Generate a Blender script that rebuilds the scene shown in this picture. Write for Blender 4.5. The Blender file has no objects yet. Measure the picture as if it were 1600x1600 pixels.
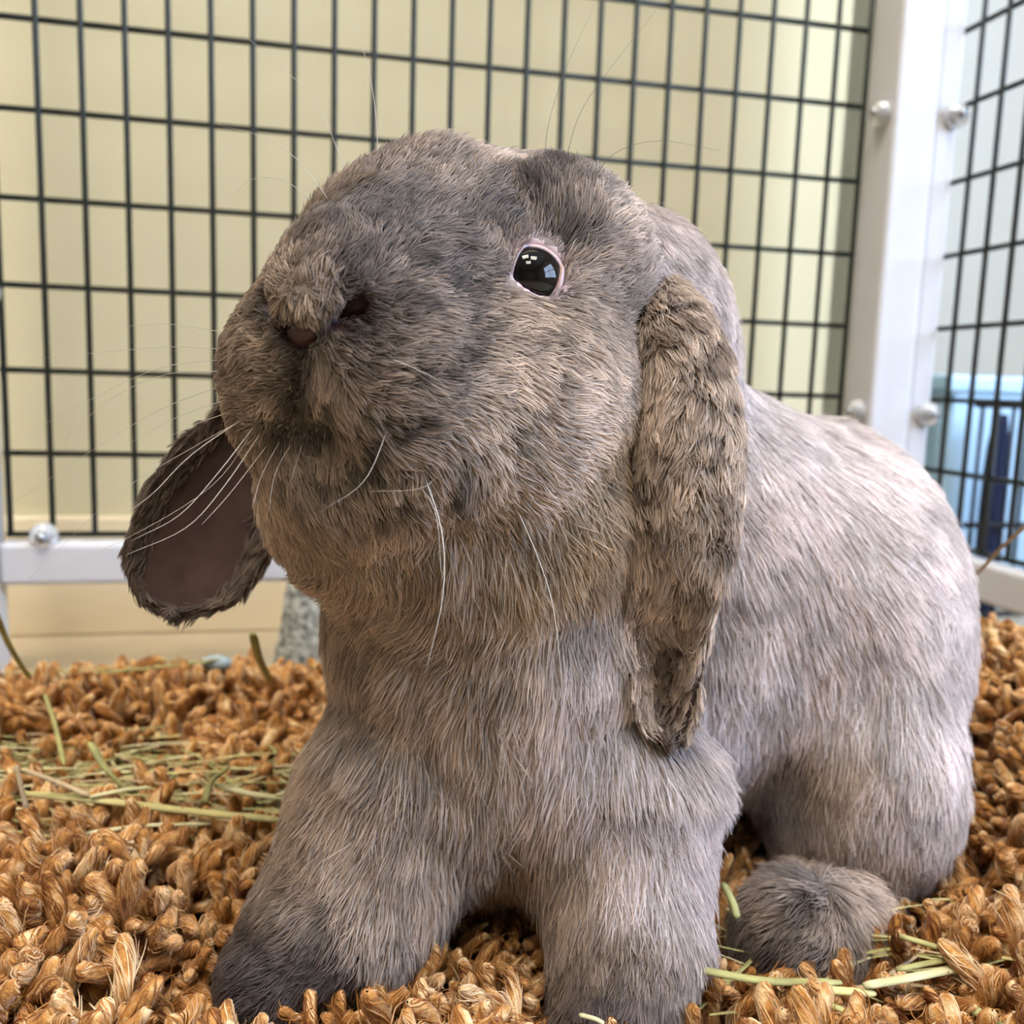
import bpy, math, random
import numpy as np
from mathutils import Matrix, Vector
from mathutils.bvhtree import BVHTree
rng = np.random.default_rng(11); random.seed(5)
scene = bpy.context.scene
COL = scene.collection
# ---------------------------------------------------------------- camera
FPX, PITCH, ROLL, CAMH = 1456.5, .1385, .0332, .20      # focal length in picture widths of 1600, tilt, height
_cp, _sp, _cr, _sr = math.cos(PITCH), math.sin(PITCH), math.cos(ROLL), math.sin(ROLL)
CF = np.array([0, _cp, -_sp]); _u = np.array([0, _sp, _cp]); _x = np.array([1., 0, 0])
CX = _cr*_x + _sr*_u; CU = -_sr*_x + _cr*_u
CAM = np.array([0, 0, CAMH]); CM = np.stack([CX, CU, CF])
cd = bpy.data.cameras.new('camera'); cam = bpy.data.objects.new('camera', cd); COL.objects.link(cam)
cd.sensor_width = 36; cd.sensor_fit = 'HORIZONTAL'; cd.lens = 36*FPX/1600; cd.clip_start = .01
cam.matrix_world = Matrix([[*(CX[i], CU[i], -CF[i]), CAM[i]] for i in range(3)] + [[0, 0, 0, 1]])
cd.dof.use_dof = True; cd.dof.focus_distance = .252; cd.dof.aperture_fstop = 12.5
scene.camera = cam
# ---------------------------------------------------------------- world, light, exposure
world = bpy.data.worlds.new('world'); scene.world = world; world.use_nodes = True
world.node_tree.nodes['Background'].inputs[0].default_value = (.62, .78, 1, 1)
world.node_tree.nodes['Background'].inputs[1].default_value = 1.0
WIN_E, TROF_E = 66.0, 16.0
def area(name, loc, target, sx, sy, energy, color):
    l = bpy.data.lights.new(name, 'AREA'); l.shape = 'RECTANGLE'; l.size = sx; l.size_y = sy
    l.energy = energy; l.color = color
    o = bpy.data.objects.new(name, l); COL.objects.link(o); o.location = loc
    o.rotation_euler = (Vector(target) - Vector(loc)).to_track_quat('-Z', 'Y').to_euler()
    return o
WX = 1.55                                               # the right wall and its window
area('window_daylight', (WX+.06, -.25, 1.05), (-1, -.25, 1.05), 1.5, 1.2, WIN_E, (.56, .72, 1.0))
vs = scene.view_settings
vs.view_transform = 'Standard'; vs.look = 'None'; vs.gamma = 1; vs.use_curve_mapping = False
vs.exposure = 0.66
cy = scene.cycles
cy.max_bounces = 4; cy.diffuse_bounces = 2; cy.glossy_bounces = 2; cy.transmission_bounces = 4; cy.transparent_max_bounces = 6
cy.use_adaptive_sampling = True; cy.adaptive_threshold = .11; cy.use_light_tree = False; cy.adaptive_min_samples = 14
cy.sample_clamp_indirect = 6; cy.caustics_reflective = False; cy.caustics_refractive = False
cy.use_denoising = True
# ---------------------------------------------------------------- helpers
def unit(v):
    v = np.asarray(v, float); return v/np.linalg.norm(v)
def W(px, py, d): return CAM + d*((px-800)/FPX*CX + (800-py)/FPX*CU + CF)
def ray(px, py): return (px-800)/FPX*CX + (800-py)/FPX*CU + CF
def on_level(px, py, z):
    r = ray(px, py); return CAM + r*((z-CAM[2])/r[2])
def tag(o, label=None, cat=None, group=None, kind=None):
    if label: o['label'] = label
    if cat: o['category'] = cat
    if group: o['group'] = group
    if kind: o['kind'] = kind
    return o
def empty(name, loc):
    o = bpy.data.objects.new(name, None); COL.objects.link(o); o.location = loc; o.empty_display_size = .02
    return o
def link(name, me, parent=None, mat=None):
    o = bpy.data.objects.new(name, me); COL.objects.link(o)
    if mat is not None and len(me.materials) == 0: me.materials.append(mat)
    if parent is not None:
        o.parent = parent; o.matrix_parent_inverse = Matrix.Translation(-Vector(parent.location))
    return o
class MB:                                               # collects shapes for ONE mesh
    def __init__(s): s.v = []; s.f = []
    def add(s, v, f):
        n = len(s.v); s.v += [tuple(p) for p in v]; s.f += [tuple(i+n for i in q) for q in f]; return s
    def box(s, c, h, R=None):
        R = np.eye(3) if R is None else R                # rows: local axes
        v = [np.asarray(c) + a*h[0]*R[0] + b*h[1]*R[1] + e*h[2]*R[2] for a in (-1, 1) for b in (-1, 1) for e in (-1, 1)]
        return s.add(v, [(0,1,3,2), (4,6,7,5), (0,4,5,1), (2,3,7,6), (0,2,6,4), (1,5,7,3)])
    def tube(s, pts, rad, n=6, flat=1.0, cap=True, up=None):
        P = np.asarray(pts, float); k = len(P); rad = np.broadcast_to(np.asarray(rad, float), (k,))
        T = np.gradient(P, axis=0); T /= np.linalg.norm(T, axis=1, keepdims=True) + 1e-12
        a = np.array([0, 0, 1.]) if up is None else np.asarray(up, float)
        if abs(T[0]@a) > .95: a = np.array([1., 0, 0])
        v = []
        for i in range(k):
            X = unit(np.cross(T[i], a)); Y = np.cross(X, T[i])
            for j in range(n):
                w = 2*math.pi*j/n; v.append(P[i] + rad[i]*(math.cos(w)*X + flat*math.sin(w)*Y))
        f = [(i*n+j, i*n+(j+1) % n, (i+1)*n+(j+1) % n, (i+1)*n+j) for i in range(k-1) for j in range(n)]
        if cap: f += [tuple(range(n))[::-1], tuple(range((k-1)*n, k*n))]
        return s.add(v, f)
    def mesh(s, name, smooth=False):
        me = bpy.data.meshes.new(name); me.from_pydata(s.v, [], s.f); me.update()
        if smooth: me.polygons.foreach_set('use_smooth', [True]*len(me.polygons))
        return me
    def build(s, name, mat, parent=None, smooth=False, bevel=0):
        o = link(name, s.mesh(name, smooth), parent, mat)
        if bevel:
            b = o.modifiers.new('bevel', 'BEVEL'); b.width = bevel; b.segments = 2; b.limit_method = 'ANGLE'
        return o
def bez(p, n=12):                                       # smooth curve through points
    P = np.asarray(p, float); k = len(P)
    if k == 2: return P[0] + np.linspace(0, 1, n)[:, None]*(P[1]-P[0])
    E = np.vstack([2*P[0]-P[1], P, 2*P[-1]-P[-2]]); out = []
    for u in np.linspace(0, k-1-1e-9, n):
        i = int(u); t = u-i; a, b, c, d = E[i:i+4]
        out.append(.5*(2*b + (c-a)*t + (2*a-5*b+4*c-d)*t*t + (3*b-a-3*c+d)*t**3))
    return np.array(out)
def vnoise(P, s, seed=0):                               # value noise in [0,1]
    Q = np.asarray(P)/s + 100.37*seed + 1000; I = np.floor(Q).astype(np.int64); f = Q-I; f = f*f*(3-2*f)
    def hsh(i, j, k):
        n = (i*73856093) ^ (j*19349663) ^ (k*83492791) ^ (seed*2654435)
        n = (n ^ (n >> 13))*1274126177 & 0x7fffffff; return ((n ^ (n >> 16)) & 0xffff)/65535.
    r = 0
    for a in (0, 1):
        for b in (0, 1):
            for c in (0, 1):
                w = (f[..., 0] if a else 1-f[..., 0])*(f[..., 1] if b else 1-f[..., 1])*(f[..., 2] if c else 1-f[..., 2])
                r = r + w*hsh(I[..., 0]+a, I[..., 1]+b, I[..., 2]+c)
    return r
# ---------------------------------------------------------------- materials
def mat(name, col, rough=.6, noise=None, spec=.5, bump=None, metallic=0, col2=None, sss=0, emit=None, coat=0, trans=0, stretch=(1,1,1)):
    m = bpy.data.materials.new(name); m.use_nodes = True; nt = m.node_tree; b = nt.nodes['Principled BSDF']
    b.inputs['Base Color'].default_value = (*col, 1); b.inputs['Roughness'].default_value = rough
    b.inputs['Specular IOR Level'].default_value = spec; b.inputs['Metallic'].default_value = metallic
    b.inputs['Coat Weight'].default_value = coat; b.inputs['Transmission Weight'].default_value = trans
    if sss:
        b.inputs['Subsurface Weight'].default_value = sss; b.inputs['Subsurface Scale'].default_value = .004
    if emit:
        b.inputs['Emission Color'].default_value = (*emit[0], 1); b.inputs['Emission Strength'].default_value = emit[1]
    if noise or bump:
        tc = nt.nodes.new('ShaderNodeTexCoord'); mp = nt.nodes.new('ShaderNodeMapping'); mp.inputs['Scale'].default_value = stretch
        nt.links.new(tc.outputs['Object'], mp.inputs[0])
    if noise:
        n = nt.nodes.new('ShaderNodeTexNoise'); n.inputs['Scale'].default_value = noise; n.inputs['Detail'].default_value = 4
        nt.links.new(mp.outputs[0], n.inputs['Vector'])
        mx = nt.nodes.new('ShaderNodeMix'); mx.data_type = 'RGBA'
        mx.inputs[6].default_value = (*col, 1); mx.inputs[7].default_value = (*(col2 or [c*.8 for c in col]), 1)
        rp = nt.nodes.new('ShaderNodeMapRange'); rp.inputs[1].default_value = .35; rp.inputs[2].default_value = .65
        nt.links.new(n.outputs[0], rp.inputs[0]); nt.links.new(rp.outputs[0], mx.inputs[0]); nt.links.new(mx.outputs[2], b.inputs['Base Color'])
    if bump:
        n2 = nt.nodes.new('ShaderNodeTexNoise'); n2.inputs['Scale'].default_value = bump[0]; n2.inputs['Detail'].default_value = 5
        nt.links.new(mp.outputs[0], n2.inputs['Vector'])
        bp = nt.nodes.new('ShaderNodeBump'); bp.inputs['Strength'].default_value = bump[1]; bp.inputs['Distance'].default_value = bump[2]
        nt.links.new(n2.outputs[0], bp.inputs['Height']); nt.links.new(bp.outputs[0], b.inputs['Normal'])
    return m
M = dict(
    wall_yellow=mat('painted_plaster_yellow', (.66, .58, .36), .75, bump=(260, .15, .001)),
    wall_white=mat('painted_plaster_white', (.60, .595, .54), .75, bump=(260, .15, .001)),
    wall_dim=mat('painted_plaster_taupe', (.40, .38, .34), .8, bump=(260, .15, .001)),
    ceiling=mat('ceiling_tile', (.50, .50, .48), .9, bump=(120, .3, .002)),
    floor=mat('beige_vinyl', (.62, .50, .33), .45, noise=14, col2=(.56, .45, .30)),
    white=mat('white_plastic', (.64, .63, .65), .6, bump=(90, .05, .0005)),
    clip=mat('clear_clip_plastic', (.85, .87, .90), .12, trans=.55),
    screw=mat('clip_screw', (.35, .37, .40), .3, metallic=.8),
    wire=mat('dark_green_wire_coat', (.012, .016, .013), .5, bump=(500, .1, .0003)),
    glass=mat('window_glass', (1, 1, 1), .02, trans=1),
    troffer=mat('lit_diffuser', (.9, .9, .9), .5, emit=((1, .93, .82), TROF_E)),
    lampframe=mat('lamp_frame', (.7, .7, .7), .4),
    blue=mat('light_blue_plastic', (.52, .77, 1.0), .4, bump=(60, .1, .001)),
    navy=mat('navy_fleece', (.010, .018, .06), .9, bump=(300, .6, .002)),
    cratewire=mat('dark_crate_wire', (.012, .016, .03), .4, metallic=.3),
    fabric=mat('mottled_grey_fleece', (.62, .63, .58), .95, noise=170, col2=(.13, .14, .12), bump=(240, .8, .003)),
    bluegrey=mat('blue_grey_pellet', (.34, .42, .46), .5, noise=200),
    backing=mat('rug_backing', (.10, .035, .012), .95),
)
# ---------------------------------------------------------------- room
def slab(name, c, h, m, **k):
    o = MB().box(c, h).build(name, m); tag(o, kind='structure', **k); return o
AY = .217; BD = np.array([math.cos(AY), math.sin(AY), 0]); BN = np.array([math.sin(AY), -math.cos(AY), 0]); UZ = np.array([0, 0, 1.])
PO = np.array([-.29326, .58814, 0])                    # pen corner frame: s along the rear panel, t towards the camera
def pen(s, t, z): return PO + s*BD + t*BN + z*UZ
PR = np.stack([BD, BN, UZ])
slab('floor', (-.4, -.9, -.02), (2.9, 2.9, .02), M['floor'])
slab('ceiling', (-.4, -.9, 2.42), (2.9, 2.9, .02), M['ceiling'])
w = MB().box(pen(-.97, -.15, 1.2), (1.65, .04, 1.2), PR).build('wall_back', M['wall_yellow']); tag(w, kind='structure')
w = MB().box(pen(1.75, -.75, 1.2), (1.08, .04, 1.2), PR).build('wall_back_white', M['wall_white']); tag(w, kind='structure')
w = MB().box(pen(.64, -.45, 1.2), (.04, .34, 1.2), PR).build('wall_back_return', M['wall_yellow']); tag(w, kind='structure')
slab('wall_left', (-2.6, -.9, 1.2), (.04, 2.9, 1.2), M['wall_dim'])
slab('wall_front', (-.4, -3.6, 1.2), (2.9, .04, 1.2), M['wall_dim'])
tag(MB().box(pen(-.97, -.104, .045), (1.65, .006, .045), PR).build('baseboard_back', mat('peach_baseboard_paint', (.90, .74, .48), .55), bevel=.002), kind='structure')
# right wall with a window opening (y -1.0 .. .5, z .45 .. 1.65)
b = MB()
b.box((WX+.05, -2.3, 1.2), (.05, 1.3, 1.2)); b.box((WX+.05, 1.25, 1.2), (.05, .75, 1.2))
b.box((WX+.05, -.25, .225), (.05, .75, .225)); b.box((WX+.05, -.25, 2.025), (.05, .75, .375))
tag(b.build('wall_right', M['wall_white']), kind='structure')
wn = empty('window_1', (WX, -.25, .45)); tag(wn, 'white framed daylight window in the side wall', kind='structure')
b = MB()
for y in (-.99, -.25, .49): b.box((WX, y, 1.05), (.02, .022, .6))
for z in (.47, 1.05, 1.63): b.box((WX, -.25, z), (.02, .75, .02))
b.build('window_frame', M['white'], wn, bevel=.004)
# ceiling lights
for i, (x, y) in enumerate(((-.55, .05), (.25, -.25), (-.35, -1.1))):
    t = empty('ceiling_light', (x, y, 2.385))
    tag(t, ['square ceiling light panel above the rabbit', 'square ceiling light panel beside the window', 'square ceiling light panel behind the camera'][i], 'ceiling light', 'ceiling light panels')
    fr = MB()
    for a in (-1, 1): fr.box((x+a*.31, y, 2.385), (.012, .322, .015)); fr.box((x, y+a*.31, 2.385), (.30, .012, .015))
    fr.build('lamp_frame', M['lampframe'], t)
    MB().box((x, y, 2.388), (.298, .298, .004)).build('diffuser', M['troffer'], t)
# ---------------------------------------------------------------- the wire pen
CELL, ROW = .025, .05195
def wire_mesh(name, L, r=.0019): 
    return MB().tube([(0, 0, 0), (0, 0, L)], r, 8, cap=True).mesh(name, True)
def wire_panel(root, o, axis, n0, n1, ztop, zbot, length0, length1, nrm):
    """vertical wires n0..n1 along axis from o, horizontal wires every ROW"""
    vm = wire_mesh('vertical_wire', ztop-zbot); vm.materials.append(M['wire'])
    hm = wire_mesh('horizontal_wire', length1-length0); hm.materials.append(M['wire'])
    q = Vector((0, 0, 1)).rotation_difference(Vector(axis))
    for i in range(n0, n1+1):
        w = link('vertical_wire', vm, root); w.location = Vector(o + axis*CELL*i + UZ*zbot)
    k = 0; z = zbot+.0008
    while z <= ztop+.001:
        w = link('horizontal_wire', hm, root); w.location = Vector(o + axis*length0 + UZ*z - nrm*.0028)
        w.rotation_mode = 'QUATERNION'; w.rotation_quaternion = q; z += ROW; k += 1
def clip(root, c, R):
    o = MB().tube([np.asarray(c) - R[1]*.004, np.asarray(c) + R[1]*.003, np.asarray(c)+R[1]*.0065], [.0085, .0085, .004], 12).build('clip', M['clip'], root, True)
    MB().tube([np.asarray(c) + R[1]*.004, np.asarray(c) + R[1]*.009], [.0035, .003], 10).build('screw', M['screw'], o, True)
ZB = .0926; ZT = ZB + 12*ROW
p1 = empty('wire_fence', pen(.26, 0, 0)); tag(p1, 'rear wire fence of the pen in front of the pale yellow wall', 'fence', 'wire fences of the pen')
wire_panel(p1, PO, BD, -1, 22, ZT, ZB, -.028, .553, BN)
MB().box(pen(.262, 0, ZB-.0165), (.292, .010, .0135), PR).build('bottom_rail', M['white'], p1, bevel=.003)
MB().box(pen(.262, 0, ZT+.0165), (.292, .010, .0135), PR).build('top_rail', M['white'], p1, bevel=.003)
MB().box(pen(-.045, .004, (ZT+.03)/2), (.0145, .014, (ZT+.03)/2), PR).build('side_post', M['white'], p1, bevel=.003)
clip(p1, pen(-.004, .006, ZB+.001), PR); clip(p1, pen(-.028, .020, ZB+3*ROW-.006), PR)
post = empty('corner_post', pen(.582, .012, 0)); tag(post, 'tall white plastic corner post joining the two wire fences', 'post')
MB().box(pen(.572, .012, (ZT+.04)/2), (.0165, .019, (ZT+.04)/2), PR).build('post_half', M['white'], post, bevel=.003)
MB().box(pen(.5985, .010, (ZT+.04)/2), (.0095, .017, (ZT+.04)/2), PR).build('post_half', M['white'], post, bevel=.003)
R2 = np.stack([BN, -BD, UZ])
for z in (ZB+.094, ZB+.303):
    clip(post, pen(.5535, .018, z+.000), R2); clip(post, pen(.604, .030, z), PR)
p2 = empty('wire_fence', pen(.61, .3, 0)); tag(p2, 'right-hand wire fence of the pen in front of the blue bin', 'fence', 'wire fences of the pen')
P2 = pen(.612, .0137, 0)
wire_panel(p2, P2, BN, 0, 22, ZT, ZB, -.003, .553, -BD)
MB().box(pen(.612, .31, ZB-.0165), (.009, .279, .0135), PR).build('bottom_rail', M['white'], p2, bevel=.003)
MB().box(pen(.612, .31, ZT+.0165), (.009, .279, .0135), PR).build('top_rail', M['white'], p2, bevel=.003)
# ---------------------------------------------------------------- things beyond the right panel
BINH = .219
bn = empty('storage_bin', pen(.885, -.305, 0)); tag(bn, 'light blue plastic storage bin behind the right wire fence', 'bin')
b = MB(); c = pen(.885, -.305, 0)
for a in (-1, 1):
    b.box(c + BN*a*.19 + UZ*BINH/2, (.155, .005, BINH/2), PR); b.box(c + BD*a*.155 + UZ*BINH/2, (.005, .19, BINH/2), PR)
b.box(c+UZ*.006, (.155, .19, .006), PR); b.build('tub', M['blue'], bn, bevel=.004)
b = MB()
for a in (-1, 1): b.box(c + BN*a*.193 + UZ*(BINH-.007), (.165, .008, .008), PR); b.box(c + BD*a*.158 + UZ*(BINH-.007), (.008, .19, .008), PR)
b.build('rim', M['blue'], bn, bevel=.004)
cr = empty('wire_crate', pen(.85, -.06, 0)); tag(cr, 'low dark wire crate standing in front of the blue bin', 'crate')
vm = wire_mesh('crate_bar', .185, .0019); vm.materials.append(M['cratewire'])
for k in range(17):
    o = link('crate_bar', vm, cr); o.location = Vector(pen(.722+k*.0155, -.06, .008))
for z in (.010, .09, .194):
    MB().tube([pen(.715, -.06, z), pen(.98, -.06, z)], .0026, 8).build('crate_rail', M['cratewire'], cr, True)
mt = MB()
mt.tube(bez([pen(.757, -.079, .002), pen(.757, -.080, .09), pen(.757, -.079, .186)], 8), [.008, .0095, .010, .010, .010, .010, .009, .005], 12)
tag(mt.build('rolled_fleece', M['navy'], None, True), 'dark navy rolled fleece between the dark crate and the blue bin', 'fleece')
# grey fabric mound and small blue-grey pellet by the rear rail
def blob(name, c, r, m, k=.12, seg=(28, 14), seed=3, full=False):
    v = []; f = []; n, s = seg
    for i in range(s+1):
        th = (math.pi if full else math.pi/2)*i/s
        for j in range(n):
            ph = 2*math.pi*j/n; d = np.array([math.sin(th)*math.cos(ph), math.sin(th)*math.sin(ph), math.cos(th)])
            q = 1 + k*(vnoise(d[None]*1.0, .45, seed)[0]-.5)
            v.append(np.asarray(c) + d*np.asarray(r)*q)
    for i in range(s):
        for j in range(n): f.append((i*n+j, (i+1)*n+j, (i+1)*n+(j+1) % n, i*n+(j+1) % n))
    return MB().add(v, f).build(name, m, None, True)
g = on_level(522, 1052, .0); g = pen((g-PO)@BD, .040, 0)
tag(blob('fabric_mound', (g[0], g[1], .0), (.040, .022, .092), M['fabric'], .25), 'grey and white mottled fleece mound just behind the rabbit\'s chest', 'fabric')
g = on_level(338, 1036, .047)
tag(blob('pellet', g, (.0085, .005, .0042), M['bluegrey'], .1, (14, 10), 5, True), 'small blue-grey pellet on the far edge of the rug', 'pellet')
# ---------------------------------------------------------------- the rabbit: body as one implicit surface
def ell(c, r, R=None): return ('e', np.asarray(c, float), np.asarray(r, float), CM if R is None else R)
def cone(a, b, ra, rb): return ('c', np.asarray(a, float), np.asarray(b, float), ra, rb)
def ev(pr, P):
    if pr[0] == 'e':
        q = (P-pr[1])@pr[3].T
        k0 = np.sqrt(((q/pr[2])**2).sum(-1)); k1 = np.sqrt(((q/pr[2]**2)**2).sum(-1))+1e-9
        return k0*(k0-1)/k1
    a, b, ra, rb = pr[1:]
    ab = b-a; t = np.clip(((P-a)@ab)/(ab@ab), 0, 1)
    return np.sqrt(((P-a-t[..., None]*ab)**2).sum(-1))-(ra+(rb-ra)*t)
def smin(a, b, k):
    h = np.clip(.5+.5*(b-a)/k, 0, 1); return b*(1-h)+a*h-k*h*(1-h)
def head_frame(yaw, pitch, roll):
    cy, sy, cp, sp = np.cos(yaw), np.sin(yaw), np.cos(pitch), np.sin(pitch)
    F = -sy*cp*CX+sp*CU-cy*cp*CF; S = cy*CX-sy*CF; T = unit(np.cross(S, F))
    if T@CU < 0: T = -T
    return np.stack([F, np.cos(roll)*S+np.sin(roll)*T, -np.sin(roll)*S+np.cos(roll)*T])
HF = head_frame(math.radians(29), math.radians(-7), math.radians(-13)); HC = W(742, 480, .296)   # rows: to the nose, to its left side, up
def h(f, s, t): return HC+f*HF[0]+s*HF[1]+t*HF[2]
head = [ell(h(-.002, 0, -.001), (.050, .045, .039), HF), ell(h(.018, -.012, .009), (.034, .030, .026), HF),
 ell(h(.042, 0, -.012), (.037, .034, .034), HF), cone(h(.015, 0, .014), h(.063, 0, .001), .029, .017),
 ell(h(.062, .013, -.020), (.018, .019, .018), HF), ell(h(.060, -.016, -.022), (.020, .021, .020), HF),
 ell(h(.050, -.018, -.036), (.022, .022, .022), HF), ell(h(.050, .018, -.036), (.022, .022, .022), HF),
 ell(h(.012, .031, -.026), (.042, .028, .038), HF), ell(h(.012, -.031, -.026), (.042, .028, .038), HF),
 ell(h(.050, 0, -.052), (.021, .022, .018), HF),
 ell(h(.022, -.012, -.062), (.034, .040, .032), HF), ell(h(.008, .012, -.066), (.036, .040, .034), HF), ell(W(885, 800, .288), (.020, .022, .02)), ell(W(925, 455, .316), (.028, .0305, .03)), ell(W(852, 402, .292), (.030, .0275, .03)), ell(W(985, 520, .322), (.020, .034, .02))]
trunk = [ell(W(1248, 965, .415), (.062, .086, .085)), ell(W(1040, 915, .385), (.078, .087, .065)),
 ell(W(782, 1050, .325), (.055, .073, .045)), cone(W(965, 550, .36), W(780, 900, .33), .042, .056), ell(W(1000, 500, .330), (.026, .034, .03))]
legl = [cone(W(635, 1230, .315), W(535, 1430, .300), .034, .026), cone(W(535, 1430, .300), W(435, 1530, .285), .023, .017)]
legr = [cone(W(950, 1240, .315), W(980, 1450, .295), .036, .0215), cone(W(980, 1450, .295), W(962, 1590, .278), .020, .018)]
hind = [ell(W(1325, 1180, .375), (.037, .058, .05)), cone(W(1330, 1440, .355), W(1245, 1470, .312), .0215, .0195)]
GROUPS = [(.012, head), (.02, trunk), (.012, legl), (.012, legr), (.012, hind)]
CARVE = []
def field(P):
    D = None
    for k, prims in GROUPS:
        g = None
        for pr in prims:
            v = ev(pr, P); g = v if g is None else smin(g, v, k)
        D = g if D is None else smin(D, g, .012)
    for k, pr in CARVE: D = -smin(-D, ev(pr, P), k)
    return D
def grad(P, e=4e-4):
    g = np.stack([field(P+np.eye(3)[a]*e)-field(P-np.eye(3)[a]*e) for a in range(3)], -1)
    return g/(np.linalg.norm(g, axis=-1, keepdims=True)+1e-12)
def hits(pts, far=.7):                                  # where lines of sight of picture points meet the body
    R = np.array([unit(ray(x, y)) for x, y in pts]); t = np.full(len(R), .15); done = np.zeros(len(R), bool)
    for _ in range(90):
        a = np.where(~done & (t < far))[0]
        if len(a) == 0: break
        d = field(CAM+R[a]*t[a, None]); t[a] += d*.75; done[a] = d < 1e-4
    return [CAM+R[k]*t[k] if t[k] < far else None for k in range(len(R))]
def hit(px, py): return hits([(px, py)])[0]
# eye, nose and mouth hollows
EP = hit(842, 420); EN = grad(EP[None])[0]; ER = .0092
EC = EP - EN*.0051
EP2 = h(.034, -.046, .012); EP2 = EP2 - field(EP2[None])[0]*grad(EP2[None])[0]; EN2 = grad(EP2[None])[0]; EC2 = EP2 - EN2*.0051
CARVE.append((.0015, ('e', EC, np.full(3, ER+.0004), np.eye(3)))); CARVE.append((.0015, ('e', EC2, np.full(3, ER+.0004), np.eye(3))))
def inset(px, py, d):
    p = hit(px, py); return p - grad(p[None])[0]*d
n1, n2, n3 = inset(412, 470, .0008), inset(470, 524, .0012), inset(556, 476, .0014)
m1, m2 = inset(470, 550, .0002), inset(462, 640, .0005)
CARVE += [(.003, cone(n1, n2, .0020, .0030)), (.003, cone(n2, n3, .0032, .0027)), (.003, cone(m1, m2, .0012, .0016)),
          (.003, cone(inset(440, 665, 0), inset(505, 668, 0), .0016, .0020))]
GROUPS[0][1].append(ell(inset(487, 462, .0040), (.0085, .0052, .006)))
# surface nets on a narrow band
def surface(h_):
    lo = np.array([-.115, .165, -.010]); hi = np.array([.235, .52, .315]); c = h_*4
    n = np.ceil((hi-lo)/c).astype(int)+1
    g = np.stack(np.meshgrid(*[lo[a]+c*np.arange(n[a]) for a in range(3)], indexing='ij'), -1)
    dc = field(g.reshape(-1, 3)).reshape(n)
    N = (n-1)*4+1
    idx = [np.minimum(np.arange(N[a])//4, n[a]-2) for a in range(3)]; fr = [(np.arange(N[a])-4*idx[a])/4. for a in range(3)]
    def lerp(A, a):
        i = idx[a]; f = fr[a].reshape([-1 if k == a else 1 for k in range(3)])
        return np.take(A, i, a)*(1-f)+np.take(A, i+1, a)*f
    D = lerp(lerp(lerp(dc, 0), 1), 2)
    band = np.abs(D) < c*1.3; I = np.argwhere(band)
    for s in range(0, len(I), 400000): 
        J = I[s:s+400000]; D[J[:, 0], J[:, 1], J[:, 2]] = field(lo+J*h_)
    ins = D < 0
    corners = [(a, b, e) for a in (0, 1) for b in (0, 1) for e in (0, 1)]
    sl = lambda A, o: A[o[0]:A.shape[0]-1+o[0], o[1]:A.shape[1]-1+o[1], o[2]:A.shape[2]-1+o[2]]
    cnt = sum(sl(ins, o).astype(np.int8) for o in corners); act = (cnt > 0) & (cnt < 8)
    cells = np.argwhere(act); vid = -np.ones(act.shape, np.int64); vid[act] = np.arange(len(cells))
    acc = np.zeros((len(cells), 3)); num = np.zeros(len(cells))
    val = {o: D[cells[:, 0]+o[0], cells[:, 1]+o[1], cells[:, 2]+o[2]] for o in corners}
    for o in corners:
        for a in range(3):
            if o[a] == 0:
                p = list(o); p[a] = 1; p = tuple(p); v0, v1 = val[o], val[p]; x = (v0 < 0) != (v1 < 0)
                t = np.where(x, v0/(v0-v1+1e-15), 0); q = np.array(o, float)[None].repeat(len(cells), 0); q[:, a] += t
                acc[x] += q[x]; num[x] += 1
    V = lo+(cells+acc/num[:, None])*h_
    F = []
    for a in range(3):
        b, e = (a+1) % 3, (a+2) % 3
        s0 = [slice(None)]*3; s1 = [slice(None)]*3; s0[a] = slice(0, -1); s1[a] = slice(1, None)
        x = np.argwhere(ins[tuple(s0)] != ins[tuple(s1)])
        x = x[(x[:, b] > 0) & (x[:, e] > 0)]; sgn = ins[x[:, 0], x[:, 1], x[:, 2]]
        q = []
        for ob, oe in ((0, 0), (1, 0), (1, 1), (0, 1)):
            y = x.copy(); y[:, b] -= ob; y[:, e] -= oe; q.append(vid[y[:, 0], y[:, 1], y[:, 2]])
        q = np.stack(q, 1); q[~sgn] = q[~sgn][:, ::-1]; F.append(q)
    F = np.concatenate(F)
    for _ in range(2):
        d = field(V); V = V - np.clip(d, -.001, .001)[:, None]*grad(V)
    return V, F
BV, BF = surface(.0018)
BNRM = grad(BV)
print('body', len(BV), len(BF))
def np_mesh(name, V, F):
    me = bpy.data.meshes.new(name); me.vertices.add(len(V)); me.vertices.foreach_set('co', np.asarray(V, np.float32).ravel())
    me.loops.add(F.size); me.loops.foreach_set('vertex_index', F.ravel().astype(np.int32)); me.polygons.add(len(F))
    me.polygons.foreach_set('loop_start', np.arange(0, F.size, F.shape[1], dtype=np.int32)); me.update(calc_edges=True)
    me.polygons.foreach_set('use_smooth', np.ones(len(F), bool)); return me
rabbit = empty('rabbit', on_level(900, 1560, .006)); tag(rabbit, 'grey-brown lop-eared rabbit sitting on the shag rug, head turned to the left', 'rabbit')
M['skin'] = mat('rabbit_undercoat', (.20, .155, .13), .9)
M['pink'] = mat('pink_eyelid_skin', (.50, .36, .36), .5, sss=.2, bump=(700, .3, .0004))
M['nose'] = mat('nose_skin', (.034, .010, .010), .6, sss=.0, bump=(600, .4, .0005))
M['eye'] = mat('dark_eye', (.003, .002, .002), .02, spec=.3)
body = link('body', np_mesh('body', BV, BF), rabbit, M['skin'])
fc = BV[BF].mean(1); inn = np.minimum.reduce([ev(c[1], fc) for c in CARVE[2:4]]) < .0028
body.data.materials.append(M['nose']); body.data.materials.append(M['pink'])
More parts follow.
